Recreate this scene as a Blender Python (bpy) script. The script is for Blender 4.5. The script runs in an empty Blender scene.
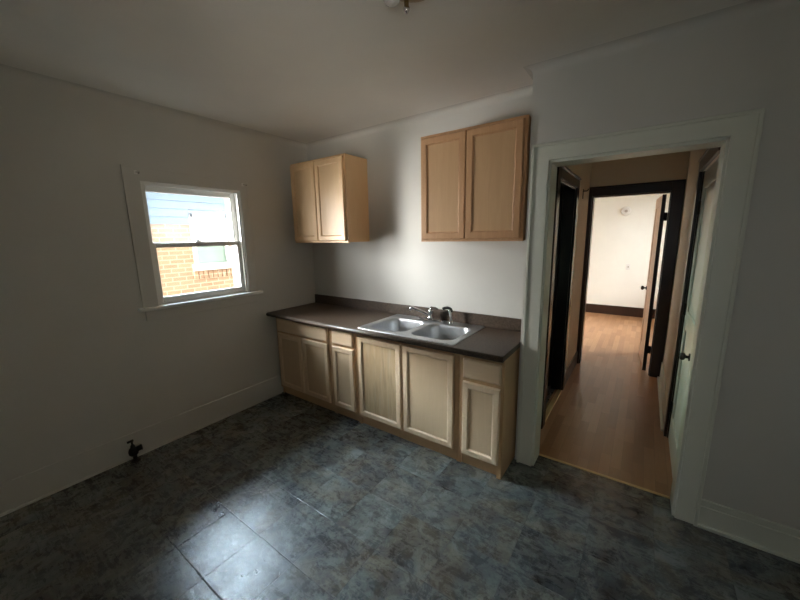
import bpy, bmesh, math, random
from mathutils import Vector, Matrix
random.seed(7)
PI = math.pi
S = bpy.context.scene
COL = S.collection

# ------------------------------------------------------------------ camera, sky, sun, exposure
cd = bpy.data.cameras.new('camera')
cam = bpy.data.objects.new('camera', cd); COL.objects.link(cam); S.camera = cam
cd.sensor_fit = 'HORIZONTAL'; cd.sensor_width = 36.0; cd.lens = 36.0 * 341.92 / 800.0
cd.clip_start = 0.02
yaw, pitch, roll = math.radians(-35.5185), math.radians(10.5361), math.radians(-1.0226)
F = Vector((math.sin(yaw)*math.cos(pitch), math.cos(yaw)*math.cos(pitch), -math.sin(pitch)))
R0 = Vector((math.cos(yaw), -math.sin(yaw), 0)); U0 = R0.cross(F)
Rv = math.cos(roll)*R0 + math.sin(roll)*U0; Uv = -math.sin(roll)*R0 + math.cos(roll)*U0
M = Matrix((Rv, Uv, -F)).transposed().to_4x4(); M.translation = Vector((3.1002, -2.6466, 1.6565))
cam.matrix_world = M

W = bpy.data.worlds.new('sky'); S.world = W; W.use_nodes = True
bg = W.node_tree.nodes['Background']
bg.inputs[0].default_value = (0.74, 0.88, 1.0, 1); bg.inputs[1].default_value = 1.0
try: W.cycles.sampling_method = 'MANUAL'; W.cycles.sample_map_resolution = 256
except Exception: pass

def lamp(name, kind, energy, color, loc, direction, **kw):
    d = bpy.data.lights.new(name, kind); d.energy = energy; d.color = color
    portal = kw.pop('portal', False)
    for k, v in kw.items(): setattr(d, k, v)
    if portal: d.cycles.is_portal = True
    o = bpy.data.objects.new(name, d); COL.objects.link(o); o.location = loc
    o.rotation_euler = Vector(direction).to_track_quat('-Z', 'Y').to_euler()
    return o
lamp('sun', 'SUN', .8, (1.0, .93, .82), (3, -2, 9), (-.60, .22, -.77), angle=.01)
# portals in the window openings (they only steer the sky light)
lamp('window_daylight', 'AREA', 1, (1, 1, 1), (-.15, -1.21, 1.63), (1, 0, 0), shape='RECTANGLE', size=.8, size_y=.95, portal=True)
lamp('far_room_daylight', 'AREA', 1, (1, 1, 1), (4.5, 4.1, 1.5), (-1, 0, 0), shape='RECTANGLE', size=1.8, size_y=1.5, portal=True)
lamp('entry_daylight', 'AREA', 1, (1, 1, 1), (.72, 1.62, 2.2), (1, 0, 0), shape='RECTANGLE', size=.7, size_y=.7, portal=True)

# bright open sky at the end of the alley and over the neighbour's roof; side entry and far room daylight; added fills
lamp('alley_sky', 'AREA', 8800, (.98, .985, .97), (-3.3, -5.75, 1.9), (3.3, 4.5, -.2), shape='RECTANGLE', size=7.2, size_y=4.4)
lamp('roof_sky', 'AREA', 6200, (.66, .85, 1.0), (-3.6, -1.3, 4.28), (3.5, .2, -2.68), shape='RECTANGLE', size=4.0, size_y=2.0)
lamp('west_fill', 'AREA', 3600, (.95, .98, 1.0), (-4.4, -4.4, 4.3), (4.4, 3.2, -2.75), shape='RECTANGLE', size=3.0, size_y=2.0)  # added fill through the window to brighten the base cabinet fronts
lamp('far_room_sky', 'AREA', 1100, (.97, .99, 1.0), (6.6, 4.1, 2.6), (-2.6, 0, -1.3), shape='RECTANGLE', size=3.0, size_y=2.4)
lamp('entry_sky', 'AREA', 800, (.86, 1.0, .92), (-1.0, 2.9, 3.3), (1.74, -1.25, -1.1), shape='RECTANGLE', size=1.2, size_y=.9)
lamp('alley_ground_fill', 'AREA', 1200, (1.0, .95, .88), (-1.8, -4.9, -.55), (1.8, 3.7, 2.15), shape='RECTANGLE', size=3.0, size_y=1.5)  # added upward fill low in the alley, brightens the ceiling
lamp('ceiling_fill', 'AREA', 760, (1.0, .95, .87), (6.2, -6.9, -.5), (-3.0, 3.3, 2.0), shape='RECTANGLE', size=3.0, size_y=1.6)  # added upward fill through the rear opening, brightens the ceiling
lamp('rear_fill', 'AREA', 4, (.94, 1.0, .90), (3.2, -5.2, 2.3), (0, 1.5, -.55), shape='RECTANGLE', size=2.4, size_y=2.0)  # added weak fill from behind the camera

S.view_settings.view_transform = 'Standard'; S.view_settings.look = 'None'
S.view_settings.gamma = 1.0; S.view_settings.use_curve_mapping = False
S.view_settings.exposure = 0.0
S.cycles.use_denoising = True
S.cycles.max_bounces = 16; S.cycles.diffuse_bounces = 10; S.cycles.glossy_bounces = 6
S.cycles.transmission_bounces = 8; S.cycles.transparent_max_bounces = 12
S.cycles.sample_clamp_indirect = 6.0
S.cycles.caustics_refractive = False; S.cycles.caustics_reflective = False

# ------------------------------------------------------------------ materials
class NT:
    def __init__(s, name):
        s.m = bpy.data.materials.new(name); s.m.use_nodes = True
        s.t = s.m.node_tree; s.b = s.t.nodes['Principled BSDF']; s.out = s.t.nodes['Material Output']
    def n(s, typ, **kw):
        x = s.t.nodes.new(typ)
        for k, v in kw.items(): setattr(x, k, v)
        return x
    def l(s, a, b): s.t.links.new(a, b)
    def val(s, sock, v):
        if isinstance(v, bpy.types.NodeSocket): s.l(v, sock)
        else: sock.default_value = v
    def math(s, op, a, b=0.0, c=None):
        x = s.n('ShaderNodeMath', operation=op); s.val(x.inputs[0], a); s.val(x.inputs[1], b)
        if c is not None: s.val(x.inputs[2], c)
        return x.outputs[0]
    def coord(s, scale=(1, 1, 1), loc=(0, 0, 0), rot=(0, 0, 0), kind='Object'):
        c = s.n('ShaderNodeTexCoord'); mp = s.n('ShaderNodeMapping')
        src = s.n('ShaderNodeNewGeometry').outputs['Position'] if kind == 'World' else c.outputs[kind]
        s.l(src, mp.inputs[0]); mp.inputs['Scale'].default_value = scale
        mp.inputs['Location'].default_value = loc; mp.inputs['Rotation'].default_value = rot
        return mp.outputs[0]
    def noise(s, vec, scale, detail=4, rough=.55, dist=0.0, out=0):
        x = s.n('ShaderNodeTexNoise'); s.l(vec, x.inputs['Vector']); x.inputs['Scale'].default_value = scale
        x.inputs['Detail'].default_value = detail; x.inputs['Roughness'].default_value = rough
        x.inputs['Distortion'].default_value = dist
        return x.outputs[out]
    def ramp(s, fac, stops):
        x = s.n('ShaderNodeValToRGB'); s.val(x.inputs[0], fac)
        e = x.color_ramp.elements
        while len(e) < len(stops): e.new(.5)
        for k, (p, c) in enumerate(stops):
            e[k].position = p; e[k].color = (*c, 1) if len(c) == 3 else c
        return x.outputs[0]
    def mix(s, fac, a, b, mode='MIX'):
        x = s.n('ShaderNodeMix', data_type='RGBA', blend_type=mode)
        s.val(x.inputs[0], fac)
        for sock, v in ((x.inputs[6], a), (x.inputs[7], b)):
            if isinstance(v, tuple): sock.default_value = (*v, 1) if len(v) == 3 else v
            else: s.l(v, sock)
        return x.outputs[2]
    def bump(s, h, strength=.3, dist=.01):
        x = s.n('ShaderNodeBump'); x.inputs['Strength'].default_value = strength; x.inputs['Distance'].default_value = dist
        s.l(h, x.inputs['Height']); s.l(x.outputs[0], s.b.inputs['Normal'])
    def base(s, c): s.val(s.b.inputs['Base Color'], (*c, 1) if isinstance(c, tuple) and len(c) == 3 else c)

def paint(name, c, rough=.6, bump=.15, spec=.3, var=.05):
    k = NT(name); v = k.coord(kind='World')
    n = k.noise(v, 3.0, 5)
    k.base(k.mix(n, tuple(x*(1-var) for x in c), tuple(min(1, x*(1+var)) for x in c)))
    k.b.inputs['Roughness'].default_value = rough; k.b.inputs['Specular IOR Level'].default_value = spec
    k.bump(k.noise(v, 90, 3), bump, .002)
    return k.m

def wood(name, light, dark, axis='z', rough=.45, streak=.5, scale=1.0, knots=False):
    k = NT(name)
    sc = {'x': (1.2, 14, 14), 'y': (14, 1.2, 14), 'z': (14, 14, 1.2)}[axis]
    v = k.coord(scale=tuple(a*scale for a in sc), kind='World')
    n1 = k.noise(v, 2.2, 6, .6, .8); n2 = k.noise(v, 9.0, 3, .5)
    n = k.math('ADD', k.math('MULTIPLY', n1, .75), k.math('MULTIPLY', n2, .25))
    w = streak * .25
    col = k.ramp(n, [(.5 - .18, dark), (.5 + .02, tuple((a+b)/2 for a, b in zip(light, dark))), (.5 + .16, light)])
    col = k.mix(1 - streak, col, light)
    if knots:
        v2 = k.coord(scale=(9, 9, 1.1), kind='World')
        kn = k.noise(v2, 1.6, 3, .5, 1.5)
        col = k.mix(k.ramp(kn, [(.52, (0, 0, 0)), (.74, (.8, .8, .8))]), col, (.36, .25, .14))
        kn2 = k.noise(v2, 3.1, 3, .5, .6)
        col = k.mix(k.ramp(kn2, [(.55, (0, 0, 0)), (.75, (.8, .8, .8))]), col, (.52, .41, .27))
    k.base(col)
    k.b.inputs['Roughness'].default_value = rough
    k.bump(n, .12, .003)
    return k.m

def plain(name, c, rough=.4, metal=0.0, spec=.5, nscale=40, nb=.05):
    k = NT(name); v = k.coord(kind='World'); n = k.noise(v, nscale, 3)
    k.base(k.mix(n, tuple(x*.88 for x in c), tuple(min(1, x*1.1) for x in c)))
    k.b.inputs['Metallic'].default_value = metal; k.b.inputs['Specular IOR Level'].default_value = spec
    k.val(k.b.inputs['Roughness'], k.math('ADD', k.math('MULTIPLY', n, .12), rough - .06))
    k.bump(n, nb, .001)
    return k.m

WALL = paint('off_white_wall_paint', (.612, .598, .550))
CEIL = paint('ceiling_paint', (.80, .78, .72), rough=.7)
TRIM = paint('white_trim_paint', (.68, .69, .60), rough=.4, spec=.45)
VINYL = paint('white_window_paint', (.86, .85, .81), rough=.35, spec=.5)
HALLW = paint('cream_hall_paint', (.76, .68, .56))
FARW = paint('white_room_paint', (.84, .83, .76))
DOORW = paint('white_gloss_door_paint', (.78, .78, .74), rough=.28, spec=.6)
DARKW = wood('dark_stained_trim', (.030, .014, .010), (.010, .005, .004), rough=.28)
BLACKW = wood('black_stained_wood', (.012, .008, .007), (.005, .004, .004), rough=.25)
TAND = wood('tan_door_wood', (.62, .44, .32), (.52, .35, .24), rough=.45)
MAPLE = wood('maple_upright', (.80, .615, .41), (.67, .48, .29), streak=.5)
MAPLEX = wood('maple_crosswise', (.80, .615, .41), (.67, .48, .29), axis='x', streak=.5)
MPANEL = wood('maple_panel', (.66, .48, .295), (.57, .395, .23), streak=.4)
KNOTTY = wood('knotty_maple_panel', (.62, .46, .27), (.44, .29, .15), streak=.8, knots=True)
MAPLEDIM = wood('dim_reddish_maple_upright', (.60, .35, .18), (.47, .25, .115), streak=.55)  # darker, redder maple; the weaker light is mostly put into the colour
MAPLEDIMP = wood('dim_reddish_maple_panel', (.60, .38, .20), (.50, .30, .145), streak=.5)
HONEY = wood('honey_maple_upright', (.72, .48, .26), (.58, .35, .17), streak=.5)
HONEYP = wood('honey_maple_panel', (.68, .46, .25), (.58, .36, .18), streak=.4)
FRAMEW = wood('cabinet_carcass_maple', (.60, .385, .21), (.49, .295, .15), streak=.5)
STEEL = plain('brushed_steel', (.66, .68, .70), .30, 1.0, nb=0)
CHROME = plain('chrome', (.75, .75, .76), .12, 1.0, nb=.0)
BLACKP = plain('black_plastic', (.012, .012, .013), .35)
IRON = plain('black_iron', (.02, .016, .014), .55, .4)
BRASS = plain('aged_brass', (.30, .22, .10), .35, 1.0)
GOLD = plain('gold_threshold_metal', (.72, .54, .28), .35, .6)
WHITEP = plain('white_plastic', (.78, .77, .73), .4)
DRAIN = plain('drain_metal', (.25, .25, .25), .35, 1.0)
GROUND = plain('asphalt_path', (.12, .12, .115), .8, nscale=5)
ROOFM = plain('roof_shingle', (.16, .15, .15), .85, nscale=14)

def laminate_counter():
    k = NT('dark_brown_laminate'); v = k.coord(kind='World')
    a = k.noise(v, 60, 6, .7); b = k.noise(v, 260, 2)
    c = k.ramp(a, [(.3, (.034, .021, .013)), (.55, (.078, .052, .034)), (.75, (.125, .088, .060))])
    c = k.mix(k.ramp(b, [(.6, (0, 0, 0)), (.72, (.6, .6, .6))]), c, (.12, .095, .08))
    k.base(c); k.b.inputs['Roughness'].default_value = .45; k.b.inputs['Specular IOR Level'].default_value = .5
    k.bump(b, .08, .001)
    return k.m
COUNTER = laminate_counter()

def slate_floor():
    k = NT('slate_look_vinyl_tiles'); T = .305
    g = k.n('ShaderNodeNewGeometry').outputs['Position']
    sp = k.n('ShaderNodeSeparateXYZ'); k.l(g, sp.inputs[0])
    tx = k.math('DIVIDE', k.math('SUBTRACT', sp.outputs[0], 1.15), T); ty = k.math('DIVIDE', k.math('ADD', sp.outputs[1], 1.768), T)
    ix = k.math('FLOOR', tx); iy = k.math('FLOOR', ty)
    fx = k.math('FRACT', tx); fy = k.math('FRACT', ty)
    cb = k.n('ShaderNodeCombineXYZ'); k.l(ix, cb.inputs[0]); k.l(iy, cb.inputs[1])
    wn = k.n('ShaderNodeTexWhiteNoise'); k.l(cb.outputs[0], wn.inputs[0])
    off = k.n('ShaderNodeVectorMath', operation='SCALE'); k.l(wn.outputs['Color'], off.inputs[0]); off.inputs['Scale'].default_value = 23.0
    ad = k.n('ShaderNodeVectorMath', operation='ADD'); k.l(g, ad.inputs[0]); k.l(off.outputs[0], ad.inputs[1])
    v = ad.outputs[0]
    n1 = k.noise(v, 4.0, 9, .68, .6); n2 = k.noise(v, 12, 9, .72, .8); n3 = k.noise(v, 3.4, 4, .55, .8); n4 = k.noise(v, 6.0, 4, .6, 1.4)
    tone = k.math('ADD', k.math('MULTIPLY', n1, .68), k.math('MULTIPLY', n2, .32))
    tone = k.math('ADD', tone, k.math('MULTIPLY', k.math('SUBTRACT', wn.outputs['Value'], .5), .09))
    cool = k.ramp(tone, [(.36, (.022, .024, .026)), (.45, (.062, .070, .074)), (.53, (.118, .136, .128)), (.66, (.23, .255, .24))])
    warm = k.ramp(tone, [(.36, (.024, .019, .016)), (.45, (.070, .060, .047)), (.53, (.130, .118, .090)), (.66, (.235, .220, .175))])
    c = k.mix(k.ramp(n3, [(.46, (0, 0, 0)), (.58, (1, 1, 1))]), cool, warm)
    patch = k.ramp(n4, [(.54, (0, 0, 0)), (.60, (.75, .75, .75))])
    c = k.mix(patch, c, k.mix(n2, (.016, .015, .016), (.075, .075, .072)))
    # thin pale mineral veins and dark clefts
    vein = k.math('ABSOLUTE', k.math('SUBTRACT', k.noise(v, 4.5, 6, .68, .9), .5))
    c = k.mix(k.ramp(vein, [(0.0, (.4, .4, .4)), (.03, (0, 0, 0))]), c, (.25, .25, .22))
    vd = k.math('ABSOLUTE', k.math('SUBTRACT', k.noise(v, 3.2, 7, .7, .7), .52))
    c = k.mix(k.ramp(vd, [(0.0, (.45, .45, .45)), (.03, (0, 0, 0))]), c, (.018, .017, .018))
    ed = k.math('MINIMUM', k.math('MINIMUM', fx, k.math('SUBTRACT', 1, fx)), k.math('MINIMUM', fy, k.math('SUBTRACT', 1, fy)))
    line = k.ramp(ed, [(.002, (1, 1, 1)), (.009, (0, 0, 0))])
    c = k.mix(k.math('MULTIPLY', line, .45), c, (.012, .011, .011))
    k.base(c)
    scr = k.noise(k.coord(scale=(3, 22, 3), rot=(0, 0, .7), kind='World'), 2.0, 6, .7, 1.0)
    k.val(k.b.inputs['Roughness'], k.math('ADD', .03, k.math('ADD', k.math('MULTIPLY', n2, .30), k.math('MULTIPLY', scr, .20))))
    k.b.inputs['Specular IOR Level'].default_value = .7
    h = k.math('SUBTRACT', k.math('ADD', k.math('MULTIPLY', n2, .6), k.math('MULTIPLY', n1, .5)), k.math('MULTIPLY', line, .5))
    k.bump(h, .5, .004)
    return k.m
SLATE = slate_floor()

def laminate_floor():
    k = NT('oak_laminate_planks')
    v = k.coord(kind='World', rot=(0, 0, PI/2))
    def brick(w, h, off, freq):
        b = k.n('ShaderNodeTexBrick'); k.l(v, b.inputs['Vector'])
        b.inputs['Color1'].default_value = (0, 0, 0, 1); b.inputs['Color2'].default_value = (1, 1, 1, 1)
        b.inputs['Mortar'].default_value = (.5, .5, .5, 1); b.inputs['Scale'].default_value = 1.0
        b.inputs['Mortar Size'].default_value = .0009; b.inputs['Mortar Smooth'].default_value = .2
        b.inputs['Bias'].default_value = 0; b.inputs['Brick Width'].default_value = w; b.inputs['Row Height'].default_value = h
        b.offset = off; b.offset_frequency = freq
        return b
    b = brick(.42, .066, .37, 3)
    gv = k.coord(kind='World', scale=(30, 2.0, 1)); gr = k.noise(gv, 2.0, 5, .6, .4)
    t = k.math('ADD', k.math('MULTIPLY', b.outputs['Color'], .55), k.math('MULTIPLY', gr, .45))
    c = k.ramp(t, [(.1, (.29, .140, .062)), (.5, (.39, .205, .100)), (.9, (.50, .290, .160))])
    c = k.mix(k.math('MULTIPLY', b.outputs['Fac'], .5), c, (.12, .06, .03))
    k.base(c); k.b.inputs['Roughness'].default_value = .28
    k.bump(k.math('SUBTRACT', gr, b.outputs['Fac']), .08, .002)
    return k.m
LAMINATE = laminate_floor()

def brick_mat(name='tan_brick', cs=((.30, .18, .105), (.40, .255, .155), (.50, .40, .29)), blot=(.42, .29, .19)):
    k = NT(name)
    g = k.n('ShaderNodeNewGeometry').outputs['Position']; sp = k.n('ShaderNodeSeparateXYZ'); k.l(g, sp.inputs[0])
    cb = k.n('ShaderNodeCombineXYZ'); k.l(sp.outputs[1], cb.inputs[0]); k.l(sp.outputs[2], cb.inputs[1])
    b = k.n('ShaderNodeTexBrick'); k.l(cb.outputs[0], b.inputs['Vector'])
    b.inputs['Color1'].default_value = (*cs[0], 1); b.inputs['Color2'].default_value = (*cs[1], 1)
    b.inputs['Mortar'].default_value = (*cs[2], 1); b.inputs['Scale'].default_value = 1
    b.inputs['Mortar Size'].default_value = .009; b.inputs['Mortar Smooth'].default_value = .3
    b.inputs['Brick Width'].default_value = .185; b.inputs['Row Height'].default_value = .063
    n = k.noise(g, 30, 3)
    k.base(k.mix(k.math('MULTIPLY', n, .4), b.outputs['Color'], blot))
    k.b.inputs['Roughness'].default_value = .85
    k.bump(k.math('SUBTRACT', 1, b.outputs['Fac']), .6, .01)
    return k.m
BRICK = brick_mat()
DARKBRICK = brick_mat('dark_red_brick', ((.07, .03, .022), (.10, .045, .03), (.12, .10, .085)), (.09, .05, .035))

def siding_mat():
    k = NT('pale_blue_siding'); g = k.n('ShaderNodeNewGeometry').outputs['Position']
    k.base(k.mix(k.noise(g, 3, 5, .6, .6), (.13, .20, .28), (.19, .26, .34))); k.b.inputs['Roughness'].default_value = .6
    return k.m
SIDING = siding_mat()

def glass(name, tint=(1, 1, 1), film=0.0, filmc=(.8, .87, .95)):
    k = NT(name); k.t.nodes.remove(k.b)
    tr = k.n('ShaderNodeBsdfTransparent'); tr.inputs[0].default_value = (*tint, 1)
    gl = k.n('ShaderNodeBsdfGlossy'); gl.inputs['Roughness'].default_value = .03
    fr = k.n('ShaderNodeFresnel'); fr.inputs[0].default_value = 1.45
    mx = k.n('ShaderNodeMixShader'); k.l(k.math('MULTIPLY', fr.outputs[0], .8), mx.inputs[0]); k.l(tr.outputs[0], mx.inputs[1]); k.l(gl.outputs[0], mx.inputs[2])
    last = mx.outputs[0]
    if film > 0:   # dust on the old storm pane
        tl = k.n('ShaderNodeBsdfTranslucent'); tl.inputs[0].default_value = (*filmc, 1)
        v = k.coord(kind='World'); f = k.math('MULTIPLY', k.math('ADD', .7, k.math('MULTIPLY', k.noise(v, 9, 5), .6)), film)
        m2 = k.n('ShaderNodeMixShader'); k.l(f, m2.inputs[0]); k.l(last, m2.inputs[1]); k.l(tl.outputs[0], m2.inputs[2]); last = m2.outputs[0]
    k.l(last, k.out.inputs[0])
    return k.m
GLASS = glass('clear_glass')
DUSTY = glass('dusty_glass', film=.009)

def bulb_glass():
    k = NT('cut_glass'); k.b.inputs['Transmission Weight'].default_value = .25
    k.base((.92, .90, .86)); k.b.inputs['Roughness'].default_value = .12; k.b.inputs['IOR'].default_value = 1.48
    v = k.coord(kind='World'); w = k.n('ShaderNodeTexVoronoi'); k.l(v, w.inputs[0]); w.inputs['Scale'].default_value = 60
    k.bump(w.outputs[0], .8, .004)
    return k.m
CUTGLASS = bulb_glass()
NGLASS = plain('neighbour_pane', (.20, .30, .26), .1, 0, .6)

# ------------------------------------------------------------------ mesh helpers
def box(bm, x0, x1, y0, y1, z0, z1):
    vs = [bm.verts.new((x, y, z)) for x in (x0, x1) for y in (y0, y1) for z in (z0, z1)]
    for f in ((0, 1, 3, 2), (4, 6, 7, 5), (0, 4, 5, 1), (2, 3, 7, 6), (0, 2, 6, 4), (1, 5, 7, 3)):
        bm.faces.new([vs[i] for i in f])
def B(*boxes):
    bm = bmesh.new()
    for b in boxes: box(bm, *b)
    return bm
def empty(name, loc):
    o = bpy.data.objects.new(name, None); COL.objects.link(o); o.location = loc; o.empty_display_size = .05
    return o
def rootloc(o):
    v = Vector((0, 0, 0))
    while o: v += o.location; o = o.parent
    return v
def mk(name, bm, mat, parent=None, bevel=0.0, smooth=False, seg=2):
    """links bm (in world coordinates) as one mesh object; a top-level one gets its origin at its base"""
    bmesh.ops.recalc_face_normals(bm, faces=bm.faces)
    if parent is None:
        xs = [v.co for v in bm.verts]
        loc = Vector(((min(v.x for v in xs)+max(v.x for v in xs))/2, (min(v.y for v in xs)+max(v.y for v in xs))/2, min(v.z for v in xs)))
        off = loc
    else:
        loc = Vector((0, 0, 0)); off = rootloc(parent)
    bmesh.ops.translate(bm, vec=-off, verts=bm.verts)
    me = bpy.data.meshes.new(name); bm.to_mesh(me); bm.free()
    me.materials.append(mat)
    if smooth:
        for p in me.polygons: p.use_smooth = True
    o = bpy.data.objects.new(name, me); COL.objects.link(o); o.location = loc
    if parent: o.parent = parent
    if bevel:
        md = o.modifiers.new('edge', 'BEVEL'); md.width = bevel; md.segments = seg; md.limit_method = 'ANGLE'; md.angle_limit = math.radians(40)
    return o
def tag(o, label, cat, group=None):
    o['label'] = label; o['category'] = cat
    if group: o['group'] = group
    return o
def struct(o): o['kind'] = 'structure'; return o

def tube(bm, pts, rads, n=14, caps=True):
    pts = [Vector(p) for p in pts]
    if not isinstance(rads, (list, tuple)): rads = [rads]*len(pts)
    prev = None; rings = []
    for i, p in enumerate(pts):
        t = (pts[min(i+1, len(pts)-1)] - pts[max(i-1, 0)]).normalized()
        if prev is None:
            a = Vector((0, 0, 1)) if abs(t.z) < .9 else Vector((1, 0, 0)); u = t.cross(a).normalized()
        else:
            u = (prev - t*prev.dot(t)).normalized()
        prev = u; w = t.cross(u)
        rings.append([bm.verts.new(p + rads[i]*(math.cos(2*PI*k/n)*u + math.sin(2*PI*k/n)*w)) for k in range(n)])
    for a, b in zip(rings, rings[1:]):
        for k in range(n): bm.faces.new((a[k], a[(k+1) % n], b[(k+1) % n], b[k]))
    if caps:
        bm.faces.new(rings[0][::-1]); bm.faces.new(rings[-1])
def smoothpath(pts, n=8):
    pts = [Vector(p) for p in pts]; P = [pts[0]] + pts + [pts[-1]]; out = []
    for i in range(1, len(P)-2):
        for k in range(n):
            t = k/n; a, b, c, d = P[i-1], P[i], P[i+1], P[i+2]
            out.append(.5*((2*b) + (c-a)*t + (2*a-5*b+4*c-d)*t*t + (3*b-a-3*c+d)*t**3))
    out.append(pts[-1]); return out
def lathe(bm, cx, cy, prof, n=28):
    """prof: list of (radius, z)"""
    rings = []
    for r, z in prof:
        if r < 1e-5: rings.append([bm.verts.new((cx, cy, z))])
        else: rings.append([bm.verts.new((cx+r*math.cos(2*PI*k/n), cy+r*math.sin(2*PI*k/n), z)) for k in range(n)])
    for a, b in zip(rings, rings[1:]):
        for k in range(n):
            if len(a) == 1 and len(b) == 1: continue
            if len(a) == 1: bm.faces.new((a[0], b[k], b[(k+1) % n]))
            elif len(b) == 1: bm.faces.new((a[k], a[(k+1) % n], b[0]))
            else: bm.faces.new((a[k], a[(k+1) % n], b[(k+1) % n], b[k]))
def rect_rings(bm, plane, r, prof, fill_last=False, fill_first=False):
    """mitred mouldings round a rectangle. plane 'y' (r = x0,x1,z0,z1) or 'x' (r = y0,y1,z0,z1); prof = (inset, coordinate along the plane normal)"""
    rings = []
    for ins, d in prof:
        a0, a1, b0, b1 = r[0]+ins, r[1]-ins, r[2]+ins, r[3]-ins
        q = [(a0, b0), (a1, b0), (a1, b1), (a0, b1)]
        rings.append([bm.verts.new((a, d, b) if plane == 'y' else (d, a, b)) for a, b in q])
    for a, b in zip(rings, rings[1:]):
        for k in range(4): bm.faces.new((a[k], a[(k+1) % 4], b[(k+1) % 4], b[k]))
    if fill_last: bm.faces.new(rings[-1])
    if fill_first: bm.faces.new(rings[0][::-1])

H = 2.65
# ------------------------------------------------------------------ kitchen shell
XJ, YJ = 2.447, -.29          # corner where the doorway wall steps forward
struct(mk('floor', B((-.16, 4.7, -3.75, -.12, -.12, 0), (-.16, 2.447, -.12, .12, -.12, 0)), SLATE))
struct(mk('ceiling', B((-.16, 4.7, -3.75, 5.6, H, H+.2)), CEIL))
# left wall with the window hole
WY0, WY1, WZ0, WZ1 = -1.60, -.815, 1.150, 2.10
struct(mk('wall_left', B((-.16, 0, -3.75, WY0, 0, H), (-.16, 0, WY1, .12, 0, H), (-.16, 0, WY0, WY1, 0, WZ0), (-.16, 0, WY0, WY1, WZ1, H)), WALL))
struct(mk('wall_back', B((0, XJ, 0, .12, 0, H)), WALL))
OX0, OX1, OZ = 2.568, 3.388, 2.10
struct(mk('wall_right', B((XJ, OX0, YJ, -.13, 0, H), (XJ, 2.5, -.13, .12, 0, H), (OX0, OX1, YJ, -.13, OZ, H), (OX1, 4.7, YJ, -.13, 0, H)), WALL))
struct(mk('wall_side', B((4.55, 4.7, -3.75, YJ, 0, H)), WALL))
RW = (2.6, 3.8, .95, 2.1)  # unseen opening added to let the rear fill in
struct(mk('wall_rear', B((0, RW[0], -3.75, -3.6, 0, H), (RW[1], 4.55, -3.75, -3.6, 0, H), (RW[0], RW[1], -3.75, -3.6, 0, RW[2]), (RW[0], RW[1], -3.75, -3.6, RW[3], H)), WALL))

def cove(name, path, r=.05, n=10):
    """concave fillet running along a ceiling edge: path = [(x, y, nx, ny)], n pointing into the room"""
    bm = bmesh.new(); rings = []
    for x, y, nx, ny in path:
        ring = []
        for k in range(n+1):
            a = PI/2*k/n
            d = r*(1-math.sin(a)); h = r*(1-math.cos(a))
            ring.append(bm.verts.new((x+nx*d, y+ny*d, H-h)))
        rings.append(ring)
    for a, b in zip(rings, rings[1:]):
        for k in range(n): bm.faces.new((a[k], a[k+1], b[k+1], b[k]))
    o = struct(mk(name, bm, WALL))
    for p in o.data.polygons: p.use_smooth = True
    o.data.set_sharp_from_angle(angle=math.radians(35))
    return o
cove('trim_1', [(0, -3.6, 1, 0), (0, 0, 1, -1), (XJ, 0, -1, -1), (XJ, YJ, -1, -1), (4.55, YJ, 0, -1)])

# skirting
struct(mk('baseboard_left', B((0, .011, -3.6, -.57, 0, .205), (0, .018, -3.6, -.57, 0, .016)), WALL, bevel=.004))
struct(mk('baseboard_right', B((3.487, 4.55, YJ-.016, YJ, 0, .17), (3.487, 4.55, YJ-.022, YJ, .125, .135), (3.487, 4.55, YJ-.03, YJ, 0, .02)), TRIM, bevel=.004))

# doorway casing, jamb and threshold
def ushape(bm, axis, a0, a1, b0, b1, zb, zo, zt, d0, d1):
    """one seamless U turned upside down: outer a0..a1 x zb..zt, opening b0..b1 below zo, between depths d0 and d1"""
    q = [(a0, zb), (b0, zb), (b0, zo), (b1, zo), (b1, zb), (a1, zb), (a1, zt), (a0, zt)]
    P = lambda a, z, d: (a, d, z) if axis == 'y' else (d, a, z)
    f = [bm.verts.new(P(a, z, d0)) for a, z in q]; g = [bm.verts.new(P(a, z, d1)) for a, z in q]
    for v in (f, g):
        bm.faces.new((v[0], v[1], v[2], v[7])); bm.faces.new((v[7], v[2], v[3], v[6])); bm.faces.new((v[3], v[4], v[5], v[6]))
    for k in range(8): bm.faces.new((f[k], f[(k+1) % 8], g[(k+1) % 8], g[k]))
def casing_y(name, x0, x1, xo0, xo1, zo, zt, y, t, mat, band=.018):
    bm = bmesh.new(); ushape(bm, 'y', x0, x1, xo0, xo1, 0, zo, zt, y-t, y)
    if band: ushape(bm, 'y', x0, x1, x0+band, x1-band, 0, zt-band, zt, y-t-.010, y-t+.0005)
    return struct(mk(name, bm, mat, bevel=.004))
casing_y('trim_2', 2.466, 3.487, OX0+.004, OX1-.004, OZ, 2.2, YJ, .018, TRIM)
struct(mk('trim_3', B((OX0-.001, OX0+.016, YJ-.002, -.13, 0, OZ), (OX1-.016, OX1+.001, YJ-.002, -.13, 0, OZ), (OX0, OX1, YJ-.002, -.13, OZ-.016, OZ+.001)), TRIM, bevel=.002))
struct(mk('trim_4', B((OX0+.016, OX1-.016, -.142, -.121, 0, .0065)), GOLD, bevel=.002))

# ------------------------------------------------------------------ window in the left wall
win = struct(empty('window_1', (0, (WY0+WY1)/2, WZ0)))
def casing_x():
    bm = bmesh.new(); ushape(bm, 'x', -1.70, -.735, WY0+.004, WY1-.004, 1.15, WZ1-.004, 2.195, 0, .010)
    ushape(bm, 'x', -1.70, -.735, -1.688, -.747, 1.15, 2.183, 2.195, .0095, .0125)
    return bm
mk('casing', casing_x(), WALL, win, bevel=.004)
mk('sill', B((-.03, .05, -1.73, -.70, 1.125, 1.152)), VINYL, win, bevel=.006)
mk('apron', B((0, .016, -1.69, -.745, 1.045, 1.125)), WALL, win, bevel=.004)
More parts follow.
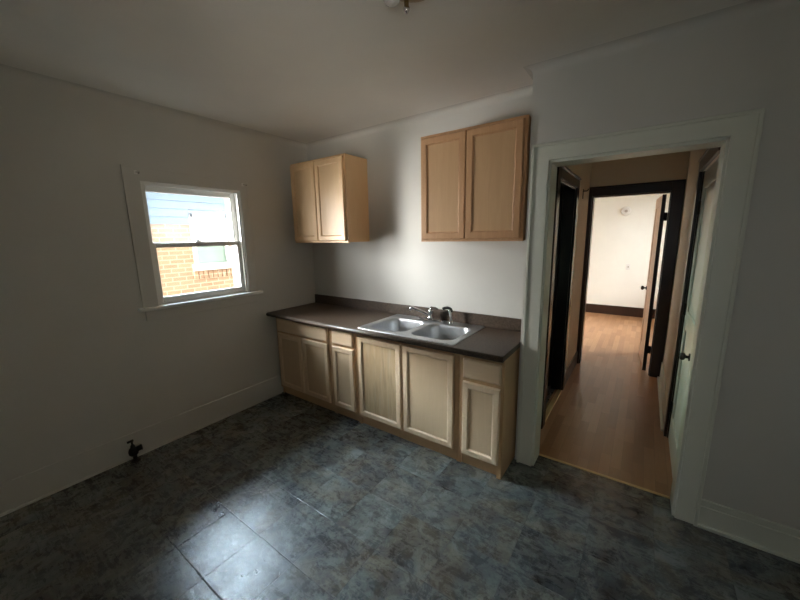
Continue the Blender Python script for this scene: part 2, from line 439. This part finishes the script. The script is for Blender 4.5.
# jamb lining with stop beads
jm = bmesh.new()
for x0, x1, t in ((-.16, .003, .016), (-.028, -.006, .030), (-.16, -.118, .030)):
    box(jm, x0, x1, WY0, WY0+t, WZ0, WZ1); box(jm, x0, x1, WY1-t, WY1, WZ0, WZ1); box(jm, x0, x1, WY0+t, WY1-t, WZ1-t, WZ1)
box(jm, -.16, -.03, WY0, WY1, WZ0-.01, WZ0+.012)
mk('jamb', jm, VINYL, win, bevel=.002)
def sash(name, y0, y1, z0, z1, x0, x1, st, bot, top, pane_mat):
    bm = bmesh.new()
    box(bm, x0, x1, y0, y0+st, z0, z1); box(bm, x0, x1, y1-st, y1, z0, z1)
    box(bm, x0, x1, y0+st, y1-st, z0, z0+bot); box(bm, x0, x1, y0+st, y1-st, z1-top, z1)
    o = mk(name, bm, VINYL, win, bevel=.005)
    xm = (x0+x1)/2
    mk('pane', B((xm-.002, xm+.002, y0+st-.004, y1-st+.004, z0+bot-.004, z1-top+.004)), pane_mat, o)
    return o
sash('upper_sash', WY0+.017, WY1-.017, 1.60, WZ1-.017, -.115, -.080, .045, .034, .05, DUSTY)
low = sash('lower_sash', WY0+.017, WY1-.017, WZ0+.013, 1.640, -.070, -.032, .045, .045, .040, GLASS)
lk = B((-.075, -.040, -1.235, -1.185, 1.640, 1.648)); tube(lk, [(-.058, -1.21, 1.648), (-.058, -1.21, 1.662)], .011, 12); box(lk, -.064, -.050, -1.245, -1.21, 1.652, 1.660)
mk('sash_lock', lk, STEEL, win, bevel=.002)

# curtain-rod brackets on the casing
for y, lab in ((-1.618, 'small metal curtain bracket on upper left corner of the window casing'), (-.79, 'small metal curtain bracket on upper right corner of the window casing')):
    t = tag(empty('curtain_bracket', (.010, y, 2.15)), lab, 'bracket', 'curtain brackets over the window')
    mk('back_plate', B((.010, .014, y-.010, y+.010, 2.138, 2.165)), WHITEP, t, bevel=.002)
    bm = bmesh.new(); tube(bm, smoothpath([(.022, y, 2.150), (.045, y, 2.148), (.062, y+.002, 2.138), (.070, y+.003, 2.150)], 5), .005, 8)
    mk('hook', bm, CHROME, t, smooth=True)

struct(mk('wall_added_cladding', B((-.30, -.161, -3.9, WY0-.01, -.6, 2.9), (-.30, -.161, WY1+.01, .12, -.6, 2.9), (-.30, -.161, WY0-.01, WY1+.01, -.6, WZ0-.01), (-.30, -.161, WY0-.01, WY1+.01, WZ1+.01, 2.9)), DARKBRICK))  # unseen dark cladding, added to cut light bounced onto the neighbour
# ------------------------------------------------------------------ outside: neighbouring house and ground
struct(mk('ground', B((-12, 14, -12, 16, -.7, -.6)), GROUND))
NX = -2.4
nb = tag(empty('neighbouring_house', (NX-1.5, -.2, -.6)), 'tan brick house with pale blue upper siding seen through the window', 'house')
NW = (-.235, .33, 1.27, 2.045)   # its window
NSPLIT = 1.88
def wallrects(y0, y1, z0, z1, h):
    out = [(NX-.2, NX, y0, h[0], z0, z1), (NX-.2, NX, h[1], y1, z0, z1)]
    if h[2] > z0: out.append((NX-.2, NX, h[0], h[1], z0, min(h[2], z1)))
    if h[3] < z1: out.append((NX-.2, NX, h[0], h[1], max(h[3], z0), z1))
    return out
mk('brick_wall', B(*wallrects(-2.3, 6, -.6, NSPLIT, NW)), BRICK, nb)
sb = bmesh.new()
z = NSPLIT
while z < 2.94:
    for (y0, y1) in (((-2.3, NW[0]), (NW[1], 6)) if z < NW[3] else ((-2.3, 6),)):
        v = [sb.verts.new(c) for c in ((NX+.016, y0, z), (NX+.016, y1, z), (NX+.002, y1, z+.11), (NX+.002, y0, z+.11), (NX-.2, y0, z), (NX-.2, y1, z), (NX-.2, y1, z+.11), (NX-.2, y0, z+.11))]
        for f in ((0, 1, 2, 3), (4, 7, 6, 5), (0, 4, 5, 1), (3, 2, 6, 7), (0, 3, 7, 4), (1, 5, 6, 2)): sb.faces.new([v[i] for i in f])
    z += .11
mk('siding', sb, SIDING, nb)
rl = bmesh.new()   # soldier course under its window sill
for k in range(9):
    y = NW[0]-.03 + k*.071; box(rl, NX, NX+.02, y, y+.058, NW[2]-.20, NW[2]-.075)
mk('brick_sill_course', rl, BRICK, nb, bevel=.004)
nw = mk('window_frame', B((NX-.08, NX+.03, NW[0], NW[0]+.05, NW[2], NW[3]), (NX-.08, NX+.03, NW[1]-.05, NW[1], NW[2], NW[3]), (NX-.08, NX+.03, NW[0], NW[1], NW[3]-.06, NW[3]),
                       (NX-.08, NX+.05, NW[0]-.03, NW[1]+.03, NW[2]-.07, NW[2]+.03), (NX-.08, NX+.0, NW[0], NW[1], 1.60, 1.66)), VINYL, nb, bevel=.004)
mk('pane', B((NX-.07, NX-.05, NW[0], NW[1], NW[2], 1.62)), NGLASS, nw)
sh = bmesh.new()
for k in range(8):
    y0 = NW[0]+.05 + k*(NW[1]-NW[0]-.1)/8; box(sh, NX-.05, NX-.035 + .012*(k % 2), y0, y0+(NW[1]-NW[0]-.1)/8, 1.62, NW[3]-.06)
mk('blind', sh, VINYL, nw)
rf = bmesh.new()
v = [rf.verts.new(c) for c in ((NX+.28, -2.7, 2.90), (NX+.28, 6.2, 2.90), (NX-2.6, 6.2, 3.5), (NX-2.6, -2.7, 3.5), (NX+.28, -2.7, 3.02), (NX+.28, 6.2, 3.02), (NX-2.6, 6.2, 3.62), (NX-2.6, -2.7, 3.62))]
for f in ((0, 1, 2, 3), (7, 6, 5, 4), (0, 4, 5, 1), (1, 5, 6, 2), (2, 6, 7, 3), (3, 7, 4, 0)): rf.faces.new([v[i] for i in f])
mk('roof', rf, ROOFM, nb)

# ------------------------------------------------------------------ hall, side entry and far room beyond the doorway
struct(mk('floor_hall', B((2.447, 4.7, -.12, 2.16, -.12, .004), (.84, 4.7, 2.16, 5.6, -.12, .004)), LAMINATE))
HXL, HXR, FY = 2.50, 3.385, 2.10
DL0, DL1 = .34, 1.14
struct(mk('wall_hall_left', B((2.40, HXL, .12, DL0, 0, H), (2.40, HXL, DL1, 2.22, 0, H), (2.40, HXL, DL0, DL1, 2.08, H)), HALLW))
struct(mk('wall_hall_right', B((HXR+.02, HXR+.14, -.13, .68, 2.07, H), (HXR+.02, HXR+.14, -.13, -.12, 0, H), (HXR, HXR+.14, .68, 2.22, 0, H), (HXR, HXR+.02, -.13, .68, 2.07, H)), HALLW))
FX0, FX1, FZ = 2.535, 3.275, 2.08
struct(mk('wall_hall_end', B((HXL, FX0, FY, FY+.12, 0, H), (FX1, HXR, FY, FY+.12, 0, H), (FX0, FX1, FY, FY+.12, FZ, H)), HALLW))
# far doorway: dark casing + jamb
struct(mk('trim_5', B((HXL, FX0, FY-.02, FY, 0, 2.185), (FX1, HXR-.005, FY-.02, FY, 0, 2.185), (FX0, FX1, FY-.02, FY, FZ, 2.185), (HXL, HXR-.005, FY-.03, FY-.02, 2.165, 2.185),
                      (FX0, FX0+.015, FY, FY+.12, 0, FZ), (FX1-.010, FX1, FY, FY+.12, 0, FZ), (FX0+.015, FX1-.010, FY, FY+.12, FZ-.015, FZ)), DARKW, bevel=.003))
# left doorway: dark casing, jamb, gold strip
struct(mk('trim_6', B((HXL, HXL+.02, DL0-.10, DL0, 0, 2.18), (HXL, HXL+.02, DL1, DL1+.10, 0, 2.18), (HXL, HXL+.02, DL0, DL1, 2.08, 2.18), (HXL, HXL+.03, DL0-.10, DL1+.10, 2.165, 2.18),
                      (2.40, HXL, DL0, DL0+.015, 0, 2.08), (2.40, HXL, DL1-.015, DL1, 0, 2.08), (2.40, HXL, DL0+.015, DL1-.015, 2.065, 2.08)), BLACKW, bevel=.003))
struct(mk('trim_7', B((HXL-.03, HXL+.015, DL0+.015, DL1-.015, 0, .012)), GOLD, bevel=.004))
# right door: dark casing
struct(mk('trim_8', B((HXR-.02, HXR, .68, .76, 0, 2.16), (HXR-.02, HXR, -.125, .68, 2.07, 2.16), (HXR-.028, HXR-.02, -.125, .76, 2.148, 2.16), (HXR, HXR+.02, .665, .68, 0, 2.07)), DARKW, bevel=.003))
# hall skirtings
struct(mk('baseboard_hall_left', B((HXL, HXL+.015, DL1+.10, FY-.02, 0, .17)), DARKW, bevel=.004))
struct(mk('baseboard_hall_right', B((HXR-.016, HXR, .76, FY-.02, 0, .20), (HXR-.036, HXR-.016, .76, FY-.02, 0, .022)), TRIM, bevel=.004))
# white door shut in the right-hand hall wall
d2 = struct(empty('door_1', (HXR+.03, .27, .008)))
bm = bmesh.new()
y0, y1, z0, z1 = -.125, .662, .012, 2.065
for (a0, a1, b0, b1) in ((y0, y0+.11, z0, z1), (y1-.11, y1, z0, z1), (y0+.11, y1-.11, z0, z0+.22), (y0+.11, y1-.11, z1-.12, z1), (y0+.11, y1-.11, .95, 1.08)):
    box(bm, HXR+.008, HXR+.045, a0, a1, b0, b1)
for (b0, b1) in ((z0+.22, .95), (1.08, z1-.12)): box(bm, HXR+.018, HXR+.035, y0+.11, y1-.11, b0, b1)
mk('leaf', bm, DOORW, d2, bevel=.003)
kb = bmesh.new()
tube(kb, [(HXR+.008, .042, .885), (HXR-.002, .042, .885)], .024, 18); tube(kb, [(HXR-.002, .042, .885), (HXR-.020, .042, .885)], .009, 12)
tube(kb, [(HXR-.018, .042, .885), (HXR-.024, .042, .885), (HXR-.034, .042, .885), (HXR-.044, .042, .885), (HXR-.048, .042, .885)], [.012, .021, .025, .020, .006], 16)
mk('knob', kb, IRON, d2, smooth=True)
for z in (.28, 1.08, 1.82):
    hb = bmesh.new(); tube(hb, [(HXR+.002, .664, z-.045), (HXR+.002, .664, z+.045)], .008, 10); box(hb, HXR+.005, HXR+.008, .635, .664, z-.045, z+.045)
    mk('hinge', hb, IRON, d2)
# tan door standing open in the far room
d3 = struct(empty('door_2', (FX1-.02, FY+.13, .008)))
hx, hy, L, T = 3.203, FY+.135, .70, .036
ang = math.radians(93.5); ux, uy = math.cos(ang), math.sin(ang); wx, wy = uy, -ux
def slab(bm, s0, s1, t0, t1, z0, z1):
    vs = [bm.verts.new((hx+ux*s+wx*t, hy+uy*s+wy*t, z)) for s in (s0, s1) for t in (t0, t1) for z in (z0, z1)]
    for f in ((0, 1, 3, 2), (4, 6, 7, 5), (0, 4, 5, 1), (2, 3, 7, 6), (0, 2, 6, 4), (1, 5, 7, 3)): bm.faces.new([vs[i] for i in f])
bm = bmesh.new()
slab(bm, 0, .1, 0, T, .012, 2.06); slab(bm, L-.1, L, 0, T, .012, 2.06); slab(bm, .1, L-.1, 0, T, .012, .22); slab(bm, .1, L-.1, 0, T, 1.94, 2.06); slab(bm, .1, L-.1, 0, T, .92, 1.05)
slab(bm, .1, L-.1, .008, T-.008, .22, .92); slab(bm, .1, L-.1, .008, T-.008, 1.05, 1.94)
mk('leaf', bm, TAND, d3, bevel=.003)
bm = bmesh.new(); slab(bm, -.004, -.0005, 0, T, .012, 2.06); mk('hinge_edge', bm, DARKW, d3)
kb = bmesh.new()
kp = lambda t, z=.93: (hx+ux*(L-.06)-wx*t, hy+uy*(L-.06)-wy*t, z)
tube(kb, [kp(0), kp(.008)], .026, 16); tube(kb, [kp(.008), kp(.03)], .010, 12); tube(kb, [kp(.028), kp(.036), kp(.048), kp(.060), kp(.064)], [.014, .025, .029, .022, .006], 16)
mk('knob', kb, IRON, d3, smooth=True)
for z in (.28, 1.82):
    hb = bmesh.new(); tube(hb, [(3.25, FY+.125, z-.045), (3.25, FY+.125, z+.045)], .007, 10); box(hb, 3.25, FX1-.010, FY+.118, FY+.122, z-.045, z+.045); box(hb, 3.236, 3.25, FY+.124, FY+.130, z-.045, z+.045)
    mk('hinge', hb, IRON, d3)
# dark door standing open inside the side entry
d4 = struct(empty('door_3', (2.37, DL1+.02, .008)))
bm = B((2.345, 2.381, DL1+.01, DL1+.78, .015, 2.055))
for b in ((2.341, 2.345, DL1+.12, DL1+.67, .2, .95), (2.341, 2.345, DL1+.12, DL1+.67, 1.1, 1.9)): box(bm, *b)
mk('leaf', bm, BLACKW, d4, bevel=.003)
kb = bmesh.new(); tube(kb, [(2.345, DL1+.72, .95), (2.33, DL1+.72, .95), (2.30, DL1+.72, .95), (2.28, DL1+.72, .95)], [.012, .010, .026, .012], 14)
mk('knob', kb, BRASS, d4, smooth=True)
# small hook on the strip of wall beside the dark doorway
hk = bmesh.new(); box(hk, HXL, HXL+.005, 1.60, 1.625, 2.02, 2.12); tube(hk, smoothpath([(HXL+.005, 1.612, 2.10), (HXL+.04, 1.612, 2.10), (HXL+.05, 1.612, 2.12)], 4), .005, 8)
tag(mk('wall_hook', hk, IRON), 'small dark hook on hall wall beside the black doorway', 'hook')
# side entry shell
struct(mk('floor_entry', B((.68, 2.447, .12, 2.16, -.12, 0)), SLATE))
struct(mk('wall_entry', B((.68, .80, .12, 1.25, 0, H), (.68, .80, 1.98, 2.10, 0, H), (.68, .80, 1.25, 1.98, 0, 1.85), (.68, .80, 1.25, 1.98, 2.55, H)), HALLW))
struct(mk('wall_entry_painted_dark', B((.68, 2.40, 2.10, 2.22, 0, H)), BLACKW))  # black colour stands in for the darkness of the room beyond
# far room shell with a wide window on its left
struct(mk('wall_far_back', B((.84, 4.55, 5.45, 5.6, 0, H)), FARW))
struct(mk('wall_far_left', B((.84, 1.0, 2.22, 5.45, 0, H)), FARW))
struct(mk('wall_far_right', B((4.40, 4.55, 2.22, 3.2, 0, H), (4.40, 4.55, 5.0, 5.45, 0, H), (4.40, 4.55, 3.2, 5.0, 0, .75), (4.40, 4.55, 3.2, 5.0, 2.25, H)), FARW))
struct(mk('wall_far_front', B((.84, 2.50, 2.22, 2.30, 0, H), (HXR, 4.55, 2.22, 2.30, 0, H)), FARW))
struct(mk('baseboard_far', B((1.0, 4.40, 5.43, 5.45, 0, .19)), DARKW, bevel=.004))
w2 = struct(empty('window_2', (4.48, 4.1, .75)))
bm = bmesh.new(); rect_rings(bm, 'x', (3.2, 5.0, .75, 2.25), [(0, 4.56), (0, 4.385), (.05, 4.385), (.05, 4.56)]); box(bm, 4.46, 4.52, 4.05, 4.15, .8, 2.2); box(bm, 4.46, 4.52, 3.25, 4.95, 1.46, 1.53)
mk('frame', bm, VINYL, w2)
mk('pane', B((4.488, 4.492, 3.25, 4.95, .8, 2.2)), GLASS, w2)
w3 = struct(empty('window_3', (.74, 1.62, 1.85)))
bm = bmesh.new(); rect_rings(bm, 'x', (1.25, 1.98, 1.85, 2.55), [(0, .68), (0, .815), (.05, .815), (.05, .68)])
mk('frame', bm, VINYL, w3)
ENTRYGLASS = glass('greenish_glass', tint=(.85, .95, .88))
mk('pane', B((.735, .739, 1.30, 1.93, 1.90, 2.50)), ENTRYGLASS, w3)
w4 = struct(empty('window_added_rear', (3.2, -3.68, .95)))  # unseen rear window, added as a way in for fill light
bm = bmesh.new(); rect_rings(bm, 'y', RW, [(0, -3.77), (0, -3.585), (.05, -3.585), (.05, -3.77)]); box(bm, RW[0]+.05, RW[1]-.05, -3.70, -3.66, 1.50, 1.55)
mk('frame', bm, VINYL, w4)
mk('pane', B((RW[0]+.05, RW[1]-.05, -3.682, -3.678, RW[2]+.05, RW[3]-.05)), GLASS, w4)
# round detector and switch plate on the far wall
sd = tag(empty('smoke_detector', (2.735, 5.45, 2.06)), 'round white detector high on the far room wall', 'detector')
def disc_y(bm, x, z, prof, n=24):   # prof: (radius, y)
    rings = [[bm.verts.new((x+r*math.cos(2*PI*k/n), y, z+r*math.sin(2*PI*k/n))) for k in range(n)] for r, y in prof]
    for a, b in zip(rings, rings[1:]):
        for k in range(n): bm.faces.new((a[k], a[(k+1) % n], b[(k+1) % n], b[k]))
    bm.faces.new(rings[0]); bm.faces.new(rings[-1])
bm = bmesh.new(); disc_y(bm, 2.735, 2.06, [(.085, 5.45), (.085, 5.43), (.07, 5.41), (.045, 5.405)]); mk('housing', bm, WHITEP, sd, smooth=False)
bm = bmesh.new(); disc_y(bm, 2.735, 2.06, [(.028, 5.406), (.026, 5.398), (.01, 5.396)]); mk('sensor_cap', bm, plain('grey_plastic', (.45, .42, .36), .4), sd)
sp = tag(empty('light_switch', (2.86, 5.45, .94)), 'small switch plate low on the far room wall', 'switch')
mk('plate', B((2.825, 2.895, 5.443, 5.45, .93, 1.045)), WHITEP, sp, bevel=.003)
mk('toggle', B((2.852, 2.868, 5.428, 5.443, .975, 1.0)), plain('tan_toggle', (.35, .28, .2), .4), sp, bevel=.002)

# ------------------------------------------------------------------ cabinets
YF = -.565                       # face-frame front of the base units
def panel_door(parent, x0, x1, z0, z1, yb, mat, pmat, fw=.052, t=.020):
    """framed door whose back lies at y = yb; recessed panel is a sub-part"""
    bm = bmesh.new(); f = yb - t
    rect_rings(bm, 'y', (x0, x1, z0, z1), [(0, yb), (0, f+.007), (.006, f), (fw-.012, f), (fw-.007, f+.003), (fw-.004, f+.008), (fw, f+.009), (fw, yb), (0, yb)])
    d = mk('door', bm, mat, parent)
    mk('panel', B((x0+fw-.003, x1-fw+.003, yb-t+.0105, yb-.003, z0+fw-.003, z1-fw+.003)), pmat, d)
    return d
def drawer_front(parent, x0, x1, z0, z1, yb, mat, t=.020):
    bm = bmesh.new(); f = yb - t
    rect_rings(bm, 'y', (x0, x1, z0, z1), [(0, yb), (0, f+.008), (.004, f+.004), (.012, f)], fill_last=True, fill_first=True)
    return mk('drawer', bm, mat, parent)
def base_cabinet(label, x0, x1, doors, drawers, right_end=False, panel=None, z_d=(.108, .690), z_dr=(.714, .850)):
    c = tag(empty('base_cabinet', ((x0+x1)/2, -.28, 0)), label, 'cabinet', 'base cabinets under the counter')
    g = .0008
    bd = B((x0+g, x0+.018, YF+.018, -.004, 0 if not right_end else .0, .874), (x1-.018, x1-g, YF+.018, -.004, 0, .874), (x0+.018, x1-.018, YF+.018, -.004, .10, .116),
           (x0+.018, x1-.018, -.012, -.004, .116, .874))
    mk('body', bd, FRAMEW, c)
    mk('toe_board', B((x0+.018+g, x1-.018-g, YF+.030, YF+.042, 0, .10)), FRAMEW, c)
    # face frame: stiles, rails and the mullions between doors
    bm = B((x0+g, x0+.032, YF, YF+.018, .075, .874), (x1-.032, x1-g, YF, YF+.018, .0 if right_end else .075, .874), (x0+.032, x1-.032, YF, YF+.018, .075, .118), (x0+.032, x1-.032, YF, YF+.018, .825, .874))
    if drawers: box(bm, x0+.032, x1-.032, YF, YF+.018, z_d[1]-.012, z_dr[0]+.012)
    for (a, b) in zip(doors, doors[1:]): box(bm, a[1]-.012, b[0]+.012, YF, YF+.018, .118, z_d[1]-.012 if drawers else .825)
    mk('face_frame', bm, FRAMEW, c, bevel=.002)
    for i, (a, b) in enumerate(doors):
        p = panel[i] if panel else MPANEL
        panel_door(c, a, b, z_d[0], z_d[1] if drawers else z_dr[1]-.002, YF-.001, MAPLE, p)
    for (a, b) in drawers: drawer_front(c, a, b, z_dr[0], z_dr[1], YF-.001, MAPLEX)
    return c
base_cabinet('maple base cabinet in the corner, one wide drawer over two doors', .012, .826, [(.048, .419), (.430, .793)], [(.048, .796)])
base_cabinet('narrow maple base cabinet left of the sink cabinet, drawer over one door', .826, 1.142, [(.856, 1.112)], [(.860, 1.116)])
base_cabinet('maple sink cabinet with two tall doors, left panel knotty', 1.142, 2.112, [(1.173, 1.618), (1.640, 2.078)], [], panel=[KNOTTY, MPANEL], z_dr=(.71, .833))
base_cabinet('narrow maple base cabinet by the doorway, drawer over one door', 2.112, 2.436, [(2.149, 2.415)], [(2.149, 2.416)], right_end=True, z_d=(.105, .660), z_dr=(.690, .828))
def upper_cabinet(label, x0, x1, z0, z1, split, mat, pmat, fmat):
    c = tag(empty('wall_cabinet', ((x0+x1)/2, -.15, z0)), label, 'cabinet', 'wall cabinets over the counter')
    yf = -.303
    bm = B((x0, x0+.016, yf+.018, -.001, z0, z1), (x1-.016, x1, yf+.018, -.001, z0, z1), (x0+.016, x1-.016, yf+.018, -.001, z0+.012, z0+.028), (x0+.016, x1-.016, yf+.018, -.001, z1-.016, z1), (x0+.016, x1-.016, -.008, -.001, z0+.028, z1-.016))
    mk('body', bm, fmat, c)
    bm = B((x0-.002, x0+.036, yf, yf+.018, z0-.004, z1+.002), (x1-.036, x1+.002, yf, yf+.018, z0-.004, z1+.002), (x0+.036, x1-.036, yf, yf+.018, z0-.004, z0+.036), (x0+.036, x1-.036, yf, yf+.018, z1-.036, z1+.002), (split-.018, split+.018, yf, yf+.018, z0+.036, z1-.036))
    mk('face_frame', bm, mat, c, bevel=.002)
    panel_door(c, x0+.012, split-.002, z0+.014, z1-.018, yf-.001, mat, pmat, fw=.056)
    panel_door(c, split+.003, x1-.018, z0+.014, z1-.018, yf-.001, mat, pmat, fw=.056)
    return c
upper_cabinet('light maple wall cabinet near the window corner, two doors', .092, .853, 1.612, 2.388, .462, HONEY, HONEYP, HONEYP)
upper_cabinet('reddish maple wall cabinet with painted-in dimness beside the doorway, two doors', 1.647, 2.434, 1.616, 2.386, 2.024, MAPLEDIM, MAPLEDIMP, MAPLEDIM)

# ------------------------------------------------------------------ countertop, sink, faucet
CT = .914
ct = tag(empty('countertop', (1.22, -.32, .876)), 'dark brown laminate countertop with low backsplash, running to the doorway', 'countertop')
def loop(bm, pts, z): return [bm.verts.new((x, y, z)) for x, y in pts]
def rrect(x0, x1, y0, y1, r, n=6):
    pts = []
    for cx, cy, a0 in ((x1-r, y1-r, 0), (x0+r, y1-r, PI/2), (x0+r, y0+r, PI), (x1-r, y0+r, 1.5*PI)):
        for k in range(n+1): a = a0 + PI/2*k/n; pts.append((cx+r*math.cos(a), cy+r*math.sin(a)))
    return pts
bm = bmesh.new()
hole = (1.225, 2.055, -.590, -.052); CX1 = 2.446
for (x0, x1, y0, y1) in ((.001, hole[0], -.645, -.021), (hole[1], CX1, -.645, -.021), (hole[0], hole[1], -.645, hole[2]), (hole[0], hole[1], hole[3], -.021)):
    box(bm, x0, x1, y0, y1, .8765, CT)
mk('slab', bm, COUNTER, ct)
ed = bmesh.new()   # rolled front nosing and right end
tube(ed, [(.001, -.645, .895), (CX1, -.645, .895)], .019, 16)
mk('nosing', ed, COUNTER, ct, smooth=True)
bs = B((.001, CX1, -.021, -.0015, .8765, 1.012)); mk('backsplash', bs, COUNTER, ct, bevel=.007, seg=3)

sk = tag(empty('kitchen_sink', (1.64, -.32, CT)), 'double bowl stainless steel sink set in the dark countertop', 'sink')
SZ = CT + .006
outer = rrect(1.203, 2.088, -.616, -.033, .025, 4)
bowls = [(1.238, 1.622, -.555, -.150), (1.662, 2.044, -.555, -.150)]
bm = bmesh.new()
lo = loop(bm, outer, SZ); lowr = loop(bm, [(1.64+(x-1.64)*1.006, -.322+(y+.322)*1.008) for x, y in outer], CT+.0005)
n = len(lo)
for k in range(n): bm.faces.new((lo[k], lo[(k+1) % n], lowr[(k+1) % n], lowr[k]))
edges = [bm.edges.get((lo[k], lo[(k+1) % n])) for k in range(n)]
for b in bowls:
    h = loop(bm, rrect(*b, .085, 8), SZ)
    edges += [bm.edges.new((h[k], h[(k+1) % len(h)])) for k in range(len(h))]
bmesh.ops.triangle_fill(bm, use_beauty=True, use_dissolve=False, edges=edges)
mk('rim', bm, STEEL, sk)
for b in bowls:
    bm = bmesh.new(); rings = []
    for ins, z in ((0, SZ), (.004, SZ-.002), (.008, SZ-.008), (.012, SZ-.03), (.022, SZ-.12), (.032, SZ-.148), (.055, SZ-.165), (.10, SZ-.172), (.150, SZ-.175)):
        r = max(.085 - ins*.35, .035)
        rings.append(loop(bm, rrect(b[0]+ins, b[1]-ins, b[2]+ins, b[3]-ins, r, 8), z))
    for a, c in zip(rings, rings[1:]):
        for k in range(len(a)): bm.faces.new((a[k], a[(k+1) % len(a)], c[(k+1) % len(a)], c[k]))
    bm.faces.new(rings[-1])
    bo = mk('bowl', bm, STEEL, sk, smooth=True)
    bm = bmesh.new(); cx, cy = (b[0]+b[1])/2, (b[2]+b[3])/2
    lathe(bm, cx, cy, [(.055, SZ-.1745), (.055, SZ-.171), (.046, SZ-.170), (.040, SZ-.173), (0, SZ-.1735)]); mk('drain', bm, DRAIN, bo)

fa = tag(empty('faucet', (1.605, -.09, SZ)), 'chrome faucet with its spout swung left behind the sink bowls', 'faucet')
bm = bmesh.new(); top = rrect(1.48, 1.73, -.118, -.062, .027, 6); a = loop(bm, top, SZ); b2 = loop(bm, top, SZ+.008); c2 = loop(bm, [(1.605+(x-1.605)*.95, -.09+(y+.09)*.8) for x, y in top], SZ+.014)
for p, q in ((a, b2), (b2, c2)):
    for k in range(len(p)): bm.faces.new((p[k], p[(k+1) % len(p)], q[(k+1) % len(p)], q[k]))
bm.faces.new(a); bm.faces.new(c2); mk('deck_plate', bm, CHROME, fa)
bm = bmesh.new(); lathe(bm, 1.605, -.09, [(0, SZ+.012), (.026, SZ+.012), (.025, SZ+.03), (.022, SZ+.034), (.022, SZ+.072), (.024, SZ+.076), (.023, SZ+.092), (.015, SZ+.100), (0, SZ+.102)], 24); mk('valve_body', bm, CHROME, fa, smooth=True)
bm = bmesh.new(); tube(bm, smoothpath([(1.60, -.09, SZ+.045), (1.57, -.095, SZ+.058), (1.50, -.104, SZ+.080), (1.435, -.112, SZ+.098), (1.412, -.115, SZ+.096), (1.408, -.116, SZ+.074)], 6), [.0125]*31, 14); mk('spout', bm, CHROME, fa, smooth=True)
bm = bmesh.new(); tube(bm, smoothpath([(1.605, -.09, SZ+.098), (1.618, -.088, SZ+.112), (1.645, -.080, SZ+.112), (1.668, -.075, SZ+.100)], 5), [.016]*6+[.011]*10, 12); mk('lever', bm, plain('dark_chrome', (.25, .24, .24), .2, 1.0), fa, smooth=True)
sy = tag(empty('side_sprayer', (1.81, -.095, SZ)), 'sink side sprayer with a black head right of the faucet', 'sprayer')
bm = bmesh.new(); lathe(bm, 1.812, -.095, [(0, SZ), (.024, SZ), (.022, SZ+.008), (.017, SZ+.012), (.016, SZ+.026), (0, SZ+.026)], 20); mk('collar', bm, CHROME, sy, smooth=True)
bm = bmesh.new(); tube(bm, smoothpath([(1.812, -.095, SZ+.024), (1.808, -.096, SZ+.06), (1.800, -.098, SZ+.095), (1.793, -.100, SZ+.115)], 5), .0135, 12); mk('handle', bm, CHROME, sy, smooth=True)
bm = bmesh.new(); tube(bm, smoothpath([(1.815, -.092, SZ+.100), (1.808, -.098, SZ+.124), (1.785, -.104, SZ+.134), (1.755, -.110, SZ+.130), (1.740, -.113, SZ+.122)], 5), [.010]*5+[.011]*5+[.013]*6+[.013]*5, 12); mk('spray_head', bm, BLACKP, sy, smooth=True)

# ------------------------------------------------------------------ pipe stub with valve on the floor by the left wall
gv = tag(empty('pipe_valve', (.062, -1.915, 0)), 'black iron pipe stub with a valve by the left wall baseboard', 'pipe valve')
bm = bmesh.new(); tube(bm, [(.062, -1.915, 0), (.062, -1.915, .06)], .014, 12); lathe(bm, .062, -1.915, [(0, .001), (.032, .001), (.030, .006), (.015, .010)], 16); mk('pipe', bm, IRON, gv, smooth=False)
bm = bmesh.new(); lathe(bm, .062, -1.92, [(0, .05), (.020, .05), (.030, .062), (.032, .085), (.026, .105), (.016, .115), (.012, .135), (0, .136)], 18); tube(bm, [(.062, -1.90, .090), (.064, -1.872, .092), (.064, -1.866, .092)], [.020, .020, .024], 14); mk('valve_body', bm, IRON, gv, smooth=True)
bm = bmesh.new(); tube(bm, [(.062, -1.92, .13), (.062, -1.92, .165)], .007, 10); tube(bm, [(.062, -1.948, .168), (.062, -1.91, .170)], .009, 10); mk('handle', bm, IRON, gv, smooth=True)

# ------------------------------------------------------------------ ceiling light at the top edge of the frame
LX, LY = 2.265, -1.352
cl = tag(empty('ceiling_light', (LX, LY, H-.09)), 'brass ceiling light with a cut glass shade, cut off by the top edge', 'ceiling light')
bm = bmesh.new(); lathe(bm, LX, LY, [(0, H), (.118, H), (.116, H-.012), (.105, H-.028), (.075, H-.040), (.030, H-.046), (0, H-.046)], 36); mk('canopy', bm, BRASS, cl, smooth=True)
bm = bmesh.new(); lathe(bm, LX-.085, LY-.025, [(.016, H-.030), (.018, H-.040), (.030, H-.048), (.034, H-.060), (.028, H-.072), (.012, H-.080), (0, H-.081)], 20); mk('shade', bm, CUTGLASS, cl, smooth=True)
bm = bmesh.new(); lathe(bm, LX-.055, LY+.035, [(0, H-.044), (.010, H-.044), (.010, H-.066), (.014, H-.072), (.012, H-.084), (.004, H-.092), (0, H-.093)], 14); mk('finial', bm, CHROME, cl, smooth=True)
